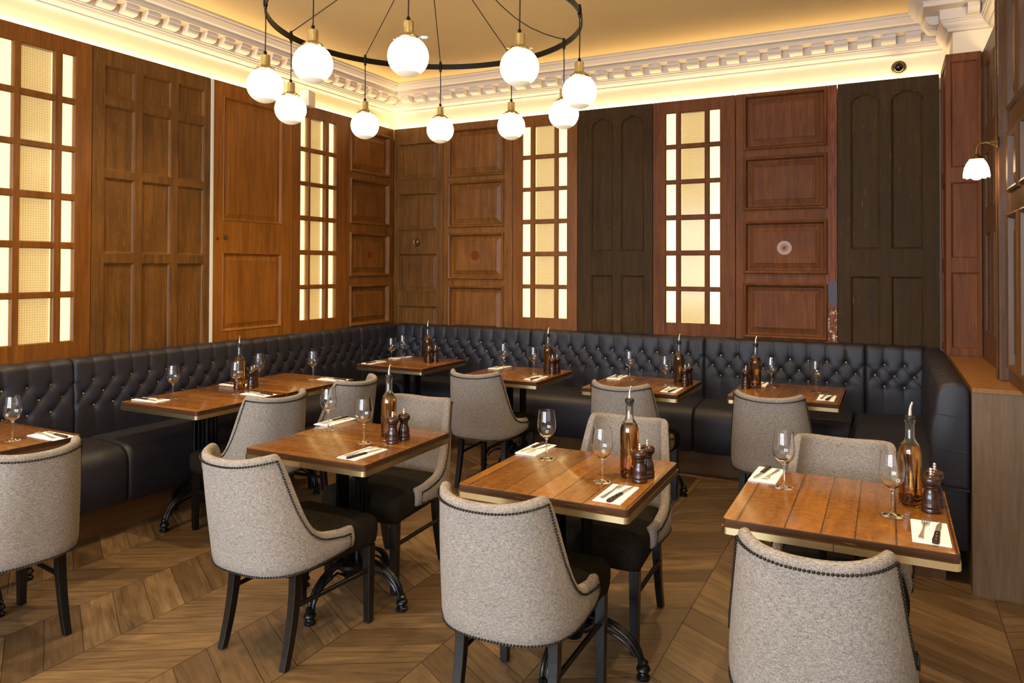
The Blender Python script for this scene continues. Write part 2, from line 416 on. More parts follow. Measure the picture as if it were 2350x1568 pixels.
def panelled(label, wall, u0, W, z1, cols, rows, style, mat, arch=False, pmat=None, z0=Z0, stile2=None):
    r = door_root('panelled_door', label, wall, u0)
    mats = [M[mat]]+([M[stile2]] if stile2 else [])
    part('door_frame', frame_mb(W, z0, z1, cols, rows, arch, stile2=stile2), mats, r, bevel=.0015)
    for a, c in rows:
        for p, q in cols:
            b = MB(); b.rects(p, q, a, c, style)
            b.rects(p-.0005, q+.0005, a-.0005, c+.0005, [(0,.026),(0,.0262)])
            part('door_panel', b, M[pmat or mat], r)
    return r
def gl(label, wall, u0, W, z1, cols, rows, mat='glaze_frame', z0=Z0):
    r = door_root('glazed_door', label, wall, u0)
    b = frame_mb(W, z0, z1, cols, rows)
    for a, c in rows:
        for p, q in cols: b.rects(p-.001, q+.001, a-.001, c+.001, [(0,.001),(.001,.004),(.006,.010),(.006,.02)], cap=False)
    part('door_frame', b, M[mat], r, bevel=.001)
    A, Bq = cols[0][0], cols[-1][1]; zl, zh = rows[0][0] if rows[0][0] < rows[-1][0] else rows[-1][0], max(x[1] for x in rows)
    b = MB(); b.box(A-.01, .022, zl-.01, Bq+.01, .026, zh+.01)
    part('wired_glass_pane', b, M['wired'], r)
    x1, x2 = cols[0][1]+.012, cols[-1][0]-.012
    b = MB(); b.box(x1+.010, .078, zl-.02, x2-.010, .082, zh+.02); part('back_panel', b, M['glowpanel'], r)
    for p, q in ((A-.028, x1+.008), (x2-.008, Bq+.028)):
        b = MB(); b.box(p, .070, zl-.02, q, .080, zh+.02); part('light_panel', b, M['lightstrip'], r)
    b = MB()
    b.box(A-.05, .041, zl-.05, A-.03, .15, zh+.05); b.box(Bq+.03, .041, zl-.05, Bq+.05, .15, zh+.05)
    b.box(A-.03, .041, zl-.05, Bq+.03, .15, zl-.03); b.box(A-.03, .041, zh+.03, Bq+.03, .15, zh+.05); b.box(A-.05, .146, zl-.05, Bq+.05, .150, zh+.05)
    part('light_box', b, M['white_box'], r)
    return r
def rel(u, *c): return [(round(a-u, 4), round(d-u, 4)) for a, d in c]
R6 = [(1.121,1.401),(1.432,1.706),(1.74,2.010),(2.045,2.318),(2.348,2.621),(2.653,2.93)]
# back wall, left to right
d = panelled('dark brown panelled door right of the room corner, with a round brass knob between its panels', 'B', 0.0, .61, ZT, [(.066,.536)],
    [(.93,1.2),(1.348,1.731),(1.972,2.348),(2.49,2.865)], LOWR, 'oak_dark')
b = MB(); b.lathe([(.046,0),(.046,.005),(.040,.011),(.032,.008),(.025,.008),(.019,.016),(.007,.020),(.001,.020)], 28)
kn = part('door_knob', b, M['brass_old'], d, smooth=40, loc=(.298,.0004,1.852), label='round brass knob'); kn.rotation_euler = (PI/2,0,0)
d2 = panelled('tall brown door with four raised square panels and a faint red round mark', 'B', .61, .782, ZT, rel(.61,(.689,1.286)),
    [(.96,1.399),(1.494,1.919),(2.005,2.432),(2.505,2.957)], RAISED, 'brown_door')
gl('glazed door with backlit wired glass on the back wall, the one nearer the room corner', 'B', 1.392, .666, ZT, rel(1.392,(1.488,1.581),(1.619,1.827),(1.86,1.955)), R6)
panelled('very dark door with arch-topped panels standing between the two glazed doors of the back wall', 'B', 2.058, .705, ZT, rel(2.058,(2.192,2.398),(2.473,2.684)),
    [(.95,1.529),(1.742,2.94)], FLAT, 'umber', arch=True)
gl('glazed door with backlit wired glass beside the red brown door with chipped paint', 'B', 2.763, .70, ZT, rel(2.763,(2.874,2.968),(3.001,3.212),(3.245,3.339)), R6, 'redwood')
d6 = panelled('reddish brown four-panel door with a pale round patch and flaking paint down its right edge', 'B', 3.463, .771, ZT, rel(3.463,(3.541,4.147)),
    [(1.044,1.459),(1.565,1.965),(2.081,2.488),(2.575,3.0)], RAISED, 'redwood', stile2='flaked')
panelled('very dark door with two arch-topped panels in the right corner under the camera dome', 'B', 4.234, .69, ZT, rel(4.234,(4.326,4.53),(4.605,4.817)),
    [(.95,1.535),(1.742,2.94)], FLAT, 'umber', arch=True)
def flat_mark(parent, u, z, r_, c1, c2, y=.0, lab='faint red round mark'):
    nn = N('worn_round_mark'); vv = nn.obj(); ss = nn.sep(vv)
    rad = nn.math('DIVIDE', nn.math('SQRT', nn.math('ADD', nn.math('POWER', ss[0], 2.0), nn.math('POWER', ss[1], 2.0))), r_)
    nn.base(nn.mix(nn.ramp(nn.math('ADD', rad, nn.math('MULTIPLY', nn.noise(vv, 60, 4, .7), .5)), .35, .95), lin(c1), lin(c2))); nn.set(rough=.6, spec=.1)
    b = MB(); b.lathe([(r_,0),(r_,.0008),(.001,.0009)], 32); m = part('round_mark', b, nn.mat, parent, loc=(u,y,z), label=lab); m.rotation_euler = (PI/2,0,0)
flat_mark(d2, .372, 1.712, .048, (120,40,18), (100,56,22), .0008)
flat_mark(d6, .380, 1.759, .056, (96,70,58), (172,144,134), .0008, 'pale round patch')
b = MB(); b.box(.3790,.0,2.10,.3806,.003,2.47); part('panel_crack', b, M['iron'], d6)
# left wall (u runs from the far-left towards the corner)
d1 = panelled('brown four-panel door on the left wall, next to the room corner', 'L', -.728, .726, ZT, rel(-.728,(-.686,-.095)),
    [(1.04,1.406),(1.52,1.916),(2.029,2.44),(2.531,2.926)], RAISED, 'brown_door')
flat_mark(d1, .335, 1.715, .032, (128,44,22), (96,52,22), .0008, 'faint red round mark')
gl('glazed door with backlit wired glass on the left wall, beside the white speaker', 'L', -1.452, .724, ZT, rel(-1.452,(-1.36,-1.259),(-1.235,-1.038),(-.995,-.89)), R6)
d3 = panelled('golden oak door with one tall panel above a lower panel, keyhole marks on its middle rail', 'L', -2.302, .85, ZT, rel(-2.302,(-2.201,-1.582)),
    [(1.091,1.704),(1.953,2.918)], BIG, 'oak_gold')
for x_, z_, r_ in ((.128,1.823,.021), (.052,1.81,.013)):
    b = MB(); b.lathe([(r_,0),(r_,.002),(r_*.45,.003),(r_*.4,.001),(.001,.001)], 20)
    k = part('keyhole_plate', b, M['brass_old'], d3, loc=(x_,.0,z_)); k.rotation_euler = (PI/2,0,0)
panelled('brown oak door with twelve small panels in three columns', 'L', -3.254, .93, ZT, rel(-3.254,(-3.168,-2.95),(-2.891,-2.665),(-2.606,-2.378)),
    [(.95,1.616),(1.679,2.18),(2.229,2.659),(2.72,2.922)], FLAT, 'oak_dark')
gl('large glazed door with backlit wired glass at the far left edge', 'L', -3.94, .686, ZT, rel(-3.94,(-3.82,-3.732),(-3.695,-3.49),(-3.448,-3.364)), R6)
panelled('brown panelled door further along the left wall, mostly beyond the frame', 'L', -4.9, .955, ZT, rel(-4.9,(-4.80,-4.45),(-4.40,-4.05)),
    [(1.0,1.9),(2.05,2.93)], FLAT, 'oak_dark')
# right wall
rd = panelled('narrow brown door on the right wall with beaded panels, behind the wall lamp', 'R', -.52, .99, ZT-.01, [(.13,.40),(.54,.83)],
    [(1.19,1.82),(1.98,2.33),(2.50,2.90)], FLAT, 'rwall', z0=1.012)
for p, q in ((.13,.40),(.54,.83)):
    for a, c in ((1.19,1.82),(1.98,2.33),(2.50,2.90)):
        b = MB(); z = a+.02
        for xx in (p+.018, q-.018):
            z = a+.02
            while z < c-.015: b.box(xx-.003, -.001, z, xx+.003, .012, z+.007); z += .012
        o = part('bead_moulding', b, M['rwall'], rd); o['kind'] = 'stuff'
b = MB(); b.box(5.10, -1.66, 1.012, 5.18, -1.515, ZT); b.box(5.094, -1.60, 1.012, 5.10, -1.57, ZT); struct('trim_4', b, M['rwall'], bevel=.003)
panelled('brown panelled door at the right edge, lit by the wall lamp', 'R', -1.662, .9, ZT-.02, [(.10,.40),(.50,.80)],
    [(1.10,1.86),(2.0,2.28),(2.42,2.98)], RAISED, 'rwall', z0=1.012)
# mahogany casing
r = thing('mahogany_casing', 'reddish mahogany panelled casing standing on the ledge in the right corner', 'panelling', (4.932,-.5,0))
b = MB(); zr = [(1.063,1.569),(1.667,2.174),(2.276,2.989)]
b.box(0,0,1.012,.03,.02,ZT); b.box(.185,0,1.012,.205,.02,ZT)
pz = 1.012
for a, c in zr+[(ZT,ZT)]: b.box(.03,.0006,pz,.185,.02,a); pz = c
b.box(0,.02,1.012,.012,.075,ZT); b.box(0,.42,1.012,.012,.497,ZT); pz = 1.012
for a, c in zr+[(ZT,ZT)]: b.box(.0006,.075,pz,.012,.42,a); pz = c
b.box(.0,.0,ZT,.205,.497,ZT+.012)
part('casing_frame', b, M['mahogany'], r, bevel=.0015)
for a, c in zr:
    b = MB(); b.rects(.03,.185,a,c,[(0,.002),(.006,.008),(.010,.012)]); part('casing_panel', b, M['mahogany'], r)
    b = MB(); b.box(.008,.07,a,.014,.425,c); part('casing_panel', b, M['mahogany'], r)

# cabinet with ledge on the right
r = thing('side_cabinet', 'tall grey brown veneered cabinet with a tan ledge top, right of the banquette', 'cabinet', (4.947,-2.0,0))
b = MB(); b.box(0,0,0,.234,1.49,.988); b.box(.234,0,0,.62,.022,.975); part('cabinet_body', b, M['veneer'], r)
b = MB(); b.box(0,-.004,.988,.234,1.499,1.011); part('ledge_top', b, M['ledge'], r, bevel=.002, label='tan ledge top')

# ------------------------------------------------------------------ banquette
P = .132
RZ = [.722, .802, .882]
def seg_dist(px, pz, ax, az, bx, bz):
    dx, dz = bx-ax, bz-az; t = max(0, min(1, ((px-ax)*dx+(pz-az)*dz)/(dx*dx+dz*dz)))
    return math.hypot(px-ax-t*dx, pz-az-t*dz)
def back_section(L, n, first=True):
    """tufted back of length L in local x, room side is -y; n pleats"""
    p = L/n; btn = []
    tops = [k*p for k in range(1, n)]; mids = [(k+.5)*p for k in range(n)]
    NX = max(8, int(L/.0095)); 
    ss = []   # profile: (w, z, nw, nz)
    for k in range(4): ss.append((.004, .93+.055*k/3, -1, 0))
    for k in range(1, 12):
        a = PI-PI*k/12; ss.append((.0675+.0635*math.cos(a), .985+.037*math.sin(a), math.cos(a), math.sin(a)))
    K = 50
    for k in range(K+1):
        z = .985-(.985-.49)*k/K; ss.append((.131+.016*math.sin((.985-z)/.5*2.6), z, 1, 0))
    b = MB(); rings = []
    for i in range(NX+1):
        u = L*i/NX; ring = []
        # nearest lines
        for w, z, nw, nz in ss:
            d = 1.0; arc = z if nw > .99 else 1.05
            dt = min([abs(u-t) for t in tops] or [1])
            if arc >= RZ[2]: d = dt
            elif arc <= RZ[0]: d = dt
            else:
                d = 1
                for k in (0, 1):
                    za, zc = RZ[k], RZ[k+1]
                    if za-.03 <= z <= zc+.03:
                        j = round((u-p/2)/p)
                        for jm in (j-1, j, j+1):
                            if 0 <= jm < n:
                                xm = (jm+.5)*p
                                for xt in (xm-p/2, xm+p/2):
                                    if 0 < xt < L or True: d = min(d, seg_dist(u, z, xm, RZ[1], xt, RZ[0] if k == 0 else RZ[2]))
            amp = .0055 if RZ[0] <= arc <= RZ[2] else (.009*(1-min(1, (arc-RZ[2])/.25)*.55) if arc > RZ[2] else .008*max(0, (arc-.58)/.14))
            h = -amp*math.exp(-abs(d)/.0052)
            # button pits
            db = 1
            for row, xs in ((0, tops), (1, mids), (2, tops)):
                if abs(z-RZ[row]) < .07 and nw > .99:
                    for xb in xs:
                        if abs(u-xb) < .07: db = min(db, math.hypot(u-xb, z-RZ[row]))
            h -= .022*math.exp(-(db/.019)**1.15)
            puff = .0055 if arc > RZ[0] else .003
            h += puff*(1-math.exp(-d/.03))
            if nw < -.3: h = 0
            e = min(u, L-u); h -= .018*math.exp(-e/.008)
            wob = .0015*math.sin(37*u+19*z) if nw > -.3 else 0
            ring.append((u, -(w+nw*(h+wob)), z+nz*(h+wob)))
        rings.append(ring)
    for ring in rings: ring.insert(0, (ring[0][0], 0.0-.003, .49)); ring.append((ring[0][0], -.003, .488))
    b.loft(rings)
    for row, xs in ((0, tops), (1, mids), (2, tops)):
        for xb in xs:
            w = .131+.016*math.sin((.985-RZ[row])/.5*2.6)
            btn.append((xb, -(w-.0245), RZ[row]))
    return b, btn
bb = MB(); bb.lathe([(.0065,0),(.0062,.003),(.0045,.0055),(.002,.007),(.0003,.0073)], 10)
btn_me = mesh('button', bb, M['button'], 60); recalc(btn_me); btn_me['_r'] = 1
def seat_block(b, u0, u1, wf=.60, zt=.53, zb=.185, wb=.10, r=.10, lx=True):
    prof = [(wb, zb), (wb, zt-.02), (wb+.02, zt)]
    for k in range(0, 5): prof.append((wb+.1+(wf-r-wb-.1)*k/4, zt+.003-.014*(k/4)**2))
    for k in range(1, 9):
        a = PI/2-PI/2*k/8; prof.append((wf-r+r*math.cos(a), zt-.011-r+r*math.sin(a)))
    prof += [(wf+.002, zt-.2), (wf, zb+.03), (wf-.02, zb)]
    c = ((wb+wf)/2, (zb+zt)/2); rings = []
    NU = max(6, int((u1-u0)/.12))
    us = [u0, u0+.003, u0+.010, u0+.022]+[u0+.022+(u1-u0-.044)*k/NU for k in range(1, NU)]+[u1-.022, u1-.010, u1-.003, u1]
    for u in us:
        e = min(u-u0, u1-u); sh = .016*math.exp(-e/.006)
        rings.append([(u, -(w+(c[0]-w)*sh*3), z+(c[1]-z)*sh*3) for w, z in prof])
    b.loft(rings)
def run(label, loc, rz, secs, seats, plinths):
    r = thing('banquette', label, 'banquette', loc, rz)
    for u0, u1, nn in secs:
        mb, btn = back_section(u1-u0, nn)
        o = part('tufted_backrest', mb, M['leather'], r, smooth=60, loc=(u0,0,0))
        for q in btn:
            k = link('button', btn_me, o, loc=q); k.rotation_euler = (PI/2, 0, 0)
    for s_ in seats:
        mb = MB(); seat_block(mb, *s_); part('seat_cushion', mb, M['leather'], r, smooth=45)
    for a, c, wf in plinths:
        mb = MB(); mb.box(a, -wf, 0, c, -.10, .184); part('plinth', mb, M['plinth'], r)
    return r
run('long dark leather banquette with deep-buttoned back along the back wall', (0,-.002,0), 0,
    [(.13,.46,3),(.46,1.648,9),(1.648,3.235,12),(3.235,4.43,9),(4.43,4.815,3)],
    [(.606,1.655),(1.662,3.246),(3.253,4.35)], [(.42,4.42,.475)])
run('dark leather banquette with buttoned back along the left wall', (.002,-5.2,0), PI/2,
    [(0,1.758,13),(1.758,4.512,21),(4.512,5.07,4)],
    [(0,1.84,.54),(1.847,4.58,.54),(4.587,5.19,.60)], [(0,5.09,.41)])
rr = run('short blue-black leather banquette return at the right, with a plain navy end', (4.944,-.14,0), -PI/2,
    [(0,1.815,14)], [(.01,1.80,.61,.53,.185,.004)], [(.3,1.72,.52)])
# wrapped end of the return
b = MB(); rings = []
outline = [(.004,.50),(.004,.985),(.02,1.015),(.07,1.026),(.12,1.012),(.138,.985),(.15,.93),(.154,.87),(.165,.83),(.176,.74),(.172,.69),(.178,.62),(.172,.56),(.155,.51)]
cz = .76; cx_ = .08
for u, s_ in ((1.80,.97),(1.815,1.02),(1.828,1.0),(1.834,.94),(1.838,.8)): rings.append([(u, -(cx_+(w-cx_)*s_), cz+(z-cz)*(1-(1-s_)*.4)) for w, z in outline])
b.loft(rings)
part('end_panel', b, M['leather'], rr, smooth=50, label='plain navy leather end of the backrest')
for zz in (.69, .86):
    b = MB(); b.tube([(1.839, -.012, zz-.004), (1.841, -.08, zz), (1.838, -.150, zz+.008)], .0022, 6); part('end_seam', b, M['leather'], rr, smooth=60)

# ------------------------------------------------------------------ tables
def make_table():
    W, D = .68, .70
    r = thing('dining_table', '', 'table')
    def rr_(w, d, c=.018, n=4):
        pts = []
        for sx, sy, a0 in ((1,1,0),(-1,1,PI/2),(-1,-1,PI),(1,-1,3*PI/2)):
            for k in range(n+1):
                a = a0+PI/2*k/n; pts.append((sx*(w/2-c)+c*math.cos(a), sy*(d/2-c)+c*math.sin(a)))
        return pts
    b = MB()
    R_ = lambda i, z: [(x, y, z) for x, y in rr_(W-i, D-i)]
    b.loft([R_(.0035,.7595), R_(.007,.760)], (False, True)); b.mi = 1; b.loft([R_(.002,.732), R_(0,.7335), R_(0,.7575), R_(.0035,.7595)], (True, False))
    part('tabletop', b, [M['top_y'], M['top_edge']], r, smooth=35)
    b = MB(); o1, i1 = rr_(W+.006, D+.006, .02), rr_(W-.01, D-.01, .014)
    b.loft([[(x,y,.710) for x,y in i1],[(x,y,.710) for x,y in o1],[(x,y,.7325) for x,y in o1],[(x,y,.7325) for x,y in i1],[(x,y,.710) for x,y in i1]], (False, False))
    b.loft([[(x,y,.712) for x,y in i1],[(x,y,.7324) for x,y in i1]])
    part('brass_edge', b, M['brass'], r, smooth=35)
    b = MB(); b.box(-.0012,-D/2-.0040,.7095,.0012,-D/2-.002,.733); part('brass_joint', b, M['top_edge'], r)
    b = MB()
    for sx in (-1, 1):
        for sy in (-.032, 0, .032): b.lathe([(.011,.19),(.011,.2),(.0135,.205),(.0115,.215),(.0115,.66),(.014,.67),(.011,.68),(.013,.695)], 10, (sx*.058, sy, 0))
        b.box(sx*.058-.006,-.032,.35,sx*.058+.006,.032,.62)
        b.box(sx*.058-.014,-.05,.675,sx*.058+.014,.05,.70)
    b.lathe([(.075,.155),(.085,.165),(.085,.18),(.065,.19),(.04,.2),(.02,.215)], 16)
    b.lathe([(.035,.10),(.045,.12),(.06,.155)], 16)
    part('column', b, M['iron'], r, smooth=40)
    b = MB(); b.box(-.26,-.022,.698,.26,.022,.7095); b.box(-.022,-.26,.6982,.022,.26,.7093); part('top_bracket', b, M['iron'], r, bevel=.003)
    lb = MB()
    for off in (-.011, .011):
        pts = [(.05, off*1.0, .165)]+[(.06+.225*math.sin(a), off, .055+.145*math.cos(a)) for a in [PI/2*k/9 for k in range(0, 10)]]
        lb.tube(pts, .0095, 8)
    lb.tube([(.05,0,.125)]+[(.06+.20*math.sin(a), 0, .06+.10*math.cos(a)) for a in [PI/2*k/7 for k in range(1, 7)]], .006, 6)
    lb.lathe([(.012,.0),(.024,.0),(.027,.006),(.026,.013),(.017,.018),(.015,.024),(.024,.03),(.028,.038),(.024,.048),(.016,.053),(.019,.060),(.020,.066),(.012,.074)], 14, (.292,0,0))
    lme = mesh('foot', lb, M['iron'], 45)
    for k in range(4): link('foot', lme, r, rz=PI/2*k)
    return r
T0_ = make_table()
_tt = [c for c in T0_.children if c.name.startswith('tabletop')][0]
TOPS = {'x': _tt.data, 'y': _tt.data.copy()}; TOPS['y'].materials[0] = M['top_x']
TABLES = {
 'T2': (2.28,-3.42,.02,'y', 'square plank table in the middle left foreground, between its two grey chairs'),
 'T7': (3.443,-3.450,.008,'x', 'square plank table in the centre foreground, front chair pushed up to its near edge'),
 'T8': (4.430,-3.377,.0,'x', 'square plank table at the right front, nearest the camera'),
 'T3': (.845,-.866,.0,'y', 'square plank table standing in the far corner of the banquette'),
 'T4': (1.970,-1.050,.0,'x', 'square plank table on the back wall run, second from the corner'),
 'T5': (3.015,-1.100,.0,'x', 'square plank table on the back wall run, in front of the very dark arched door'),
 'T6': (3.980,-.950,.0,'x', 'square plank table on the back wall run, nearest the right corner'),
 'T1a': (.707,-2.949,.0,'y', 'square plank table by the left wall, nearer half of the pushed-together pair'),
 'T1b': (.707,-2.240,.0,'y', 'square plank table by the left wall, farther half of the pushed-together pair'),
 'T0': (.69,-4.310,.0,'y', 'square plank table cut off by the left edge of the picture'),
}
top_alt = None
for i, (k, (x, y, rz, ax, lab)) in enumerate(TABLES.items()):
    o = T0_ if i == 0 else dup(T0_)
    o.location = (x, y, 0); o.rotation_euler = (0, 0, rz); tag(o, lab, 'table', 'plank-topped dining tables')
    for c in o.children:
        if c.name.startswith('tabletop'): c.data = TOPS[ax]

# ------------------------------------------------------------------ chairs
def make_chair():
    r = thing('dining_chair', '', 'chair')
    # plan curve of the shell at seat level, from one arm front round the back to the other
    HW, DB, Y0, EX = .250, .268, -.075, 2/2.7
    raw = [(HW-.008, .085), (HW, .02), (HW, Y0)]
    for k in range(1, 61):
        a = PI/2*k/60; raw.append((HW*math.cos(a)**EX if k < 60 else 0, Y0-DB*math.sin(a)**EX))
    # resample evenly by arc length
    acc = [0]
    for p, q in zip(raw[:-1], raw[1:]): acc.append(acc[-1]+math.hypot(q[0]-p[0], q[1]-p[1]))
    LH = acc[-1]
    def at_s(t):
        sg_ = 1
        if t > LH: t = 2*LH-t; sg_ = -1
        t = max(0, min(LH, t)); j = 0
        while j < len(acc)-2 and acc[j+1] < t: j += 1
        f_ = (t-acc[j])/(acc[j+1]-acc[j]); return (sg_*(raw[j][0]+(raw[j+1][0]-raw[j][0])*f_), raw[j][1]+(raw[j+1][1]-raw[j][1])*f_)
    def plan(t):
        x, y = at_s(t); p, q = at_s(t-.012), at_s(t+.012)
        if t < .012: p = at_s(0); 
        tx, ty = q[0]-p[0], q[1]-p[1]; L = math.hypot(tx, ty); return x, y, ty/L, -tx/L      # outward normal? fixed below
    keys = [(.09,.482),(.02,.488),(-.03,.497),(-.075,.506),(-.105,.520),(-.130,.543),(-.150,.580),(-.166,.630),(-.180,.70),(-.192,.775),(-.203,.838),(-.214,.862),(-.228,.868)]
    def ztop(t):
        x, y = at_s(t)
        if y < keys[-1][0]:
            xc = .232; return .848+.020*min(1, abs(x)/xc)**2.0
        for (a, za), (c, zc) in zip(keys[:-1], keys[1:]):
            if y >= c: f_ = max(0, (a-y)/(a-c)); return za+(zc-za)*f_
        return keys[-1][1]
    def zbot(t):
        x, y = at_s(t); return .390-.014*max(0, min(1, (.08-y)/.35))
    def shell_point(t, z, off=0.0):
        x, y, nx, ny = plan(t)
        if nx*x+ny*(y+.05) > 0: nx, ny = -nx, -ny        # point inward
        k = max(0, (z-.42)/.45); kb = max(0, (.42-z)/.05)
        w = max(0, min(1, (.02-y)/.22))
        sx = 1-.150*k*(.25+.75*w)-.015*kb
        return Vector(((x+nx*off)*sx, y+ny*off-.078*k**1.1*w+.010*kb*w, z))
    TH = .040; NCOL = 132
    ts = [2*LH*i/NCOL for i in range(NCOL+1)]
    b = MB(); rings = []
    for i, t in enumerate(ts):
        z0, z1 = zbot(t), ztop(t); ring = []; th = TH
        bulge = lambda q: -.005*math.sin(PI*q)
        for k in range(13):
            q = k/12; ring.append(shell_point(t, z0+.008+(z1-TH*.5-z0-.008)*q, bulge(q)))
        for k in range(1, 8):
            a = PI*k/8; ring.append(shell_point(t, z1-TH*.5+TH*.5*math.sin(a), th*.5-th*.5*math.cos(a)))
        for k in range(7):
            q = 1-k/6; ring.append(shell_point(t, z0+.008+(z1-TH*.5-z0-.008)*q, th))
        ring.append(shell_point(t, z0, th-.008)); ring.append(shell_point(t, z0, .006))
        rings.append(ring)
    def shrink(ring, dy, s_):
        c = sum(ring, Vector())/len(ring); return [Vector((c.x+(p.x-c.x)*s_, p.y+dy, c.z+(p.z-c.z)*(1-(1-s_)*.25))) for p in ring]
    rings = [shrink(rings[0], .014, .45), shrink(rings[0], .010, .8)]+rings+[shrink(rings[-1], .010, .8), shrink(rings[-1], .014, .45)]
    b.loft(rings); part('back_shell', b, M['fabric'], r, smooth=60)
    def along(pts_, sp=.0112):
        out = []; acc_ = 0; prev = pts_[0]; out.append(prev)
        for q in pts_[1:]:
            d = (q-prev).length
            while acc_+d >= sp:
                f_ = (sp-acc_)/d; prev = prev+(q-prev)*f_; out.append(prev); d = (q-prev).length; acc_ = 0
            acc_ += d; prev = q
        return out
    off_ = []
    for i in range(0, 401):
        t = 2*LH*i/400; d = .004; dz = ztop(min(2*LH, t+d))-ztop(max(0, t-d)); L = math.hypot(2*d, dz)
        tt, zz = t+dz/L*.026, ztop(t)-2*d/L*.026
        if .02 < tt < 2*LH-.02 and zz > zbot(tt)+.02: off_.append((tt, zz))
    off_.sort(key=lambda q: q[0]) 
    up = [shell_point(a, c, -.0065) for a, c in off_]
    lo = [shell_point(.02+(2*LH-.04)*i/200, zbot(.02+(2*LH-.04)*i/200)+.010, -.002) for i in range(201)]
    e1 = [lo[0]+(up[0]-lo[0])*k/4 for k in range(5)]; e2 = [up[-1]+(lo[-1]-up[-1])*k/4 for k in range(5)]
    nb = MB()
    for q in along(e1+up[1:]+e2[1:])+along(lo):
        rr = .0047; nb.add([q+Vector(v)*rr for v in ((1,0,0),(-1,0,0),(0,1,0),(0,-1,0),(0,0,1),(0,0,-1),(.62,.62,.5),(-.62,.62,.5),(.62,-.62,.5),(-.62,-.62,.5),(.62,.62,-.5),(-.62,.62,-.5),(.62,-.62,-.5),(-.62,-.62,-.5))],
            [(4,8,0,6),(4,6,2,7),(4,7,1,9),(4,9,3,8),(5,10,0,12),(5,11,2,10),(5,13,1,11),(5,12,3,13),(0,10,2,6),(2,11,1,7),(1,13,3,9),(3,12,0,8)])
    part('nailhead_trim', nb, M['stud'], r, smooth=80)
    # seat
    b = MB(); rings = []
    outl = []
    sw, sf, sb = .222, .285, -.235
    cs = [(sw+.012, sf-.0), (-sw-.012, sf-.0), (-sw+.02, sb), (sw-.02, sb)]
    rad = [.05, .05, .06, .06]; m = 5
    for j, (x, y) in enumerate(cs):
        a0 = [0, PI/2, PI, 3*PI/2][j]; c = rad[j]; sx = 1 if x > 0 else -1; sy = 1 if y > 0 else -1
        for k in range(m+1):
            a = a0+PI/2*k/m; outl.append((x-sx*c+c*math.cos(a), y-sy*c+c*math.sin(a)))
    cy = .02
    for s_, z in ((.86,.350),(.95,.352),(.985,.362),(1.0,.38),(1.012,.41),(1.01,.44),(.99,.458),(.94,.472),(.84,.481),(.6,.489),(.3,.493),(.05,.494)):
        rings.append([(x*s_, cy+(y-cy)*s_, z) for x, y in outl])
    b.loft(rings); part('seat', b, M['seat'], r, smooth=60)
    def sq(c, w, d): return [(c[0]-w/2, c[1]-d/2, c[2]), (c[0]+w/2, c[1]-d/2, c[2]), (c[0]+w/2, c[1]+d/2, c[2]), (c[0]-w/2, c[1]+d/2, c[2])]
    for sx in (-1, 1):
        b = MB(); b.loft([sq((sx*.203,.235,z), w, w) for z, w in ((.004,.031),(.2,.037),(.352,.042))]); b.lathe([(.011,0),(.011,.004)], 10, (sx*.203,.235,0))
        part('leg', b, M['legwood'], r, bevel=.003)
        b = MB(); st = []
        for k in range(9):
            t = k/8; z = .004+.375*t; st.append(sq((sx*(.178-.004*t), -.240+.062*math.sin(t*PI/2)**.9-.0, z), .030+.008*t, .030+.010*t))
        b.loft(st); b.lathe([(.010,0),(.010,.004)], 10, (sx*.178,-.240,0))
        part('leg', b, M['legwood'], r, bevel=.003)
        b = MB(); b.tube([(sx*.186,-.185,.235),(sx*.2,.225,.235)], .0105, 8); part('stretcher', b, M['legwood'], r, smooth=50)
    b = MB(); b.box(-.19,-.17,.362,.19,-.15,.38); b.box(-.19,.20,.335,.19,.22,.362); part('seat_rail', b, M['legwood'], r)
    return r
ch0 = make_chair()
D = math.radians
CH = [
 (2.295,-3.805,D(-2),'grey tweed chair at the near side of the middle left table, back to the camera'),
 (2.240,-3.070,D(181),'grey tweed chair at the far side of the middle left table, facing the camera'),
 (3.412,-3.805,D(2.5),'grey tweed chair at the near side of the centre foreground table, back to the camera'),
 (3.450,-3.060,D(180),'grey tweed chair at the far side of the centre foreground table, facing the camera'),
 (4.404,-3.800,D(0),'grey tweed chair filling the bottom right corner, back to the camera'),
 (4.412,-3.075,D(180),'grey tweed chair behind the right front table, mostly hidden by it'),
 (1.965,-1.415,D(2),'grey tweed chair with its back to the camera, second table from the far corner'),
 (3.062,-1.425,D(-1),'grey tweed chair, back to the camera, before the middle of the back banquette'),
 (3.968,-1.395,D(-2),'grey tweed chair with its back to the camera, at the table nearest the right corner'),
 (1.120,-2.985,D(78),'grey tweed chair turned towards the left wall, at the nearer half of the table pair'),
 (1.133,-2.375,D(92),'grey tweed chair turned towards the left wall, at the farther half of the table pair'),
 (1.165,-4.420,D(84),'grey tweed chair cut off by the left edge of the picture'),
]
for i, (x, y, rz, lab) in enumerate(CH):
    o = ch0 if i == 0 else dup(ch0)
    o.location = (x, y, 0); o.rotation_euler = (0,0,rz); tag(o, lab, 'chair', 'grey tweed dining chairs with nailhead trim')

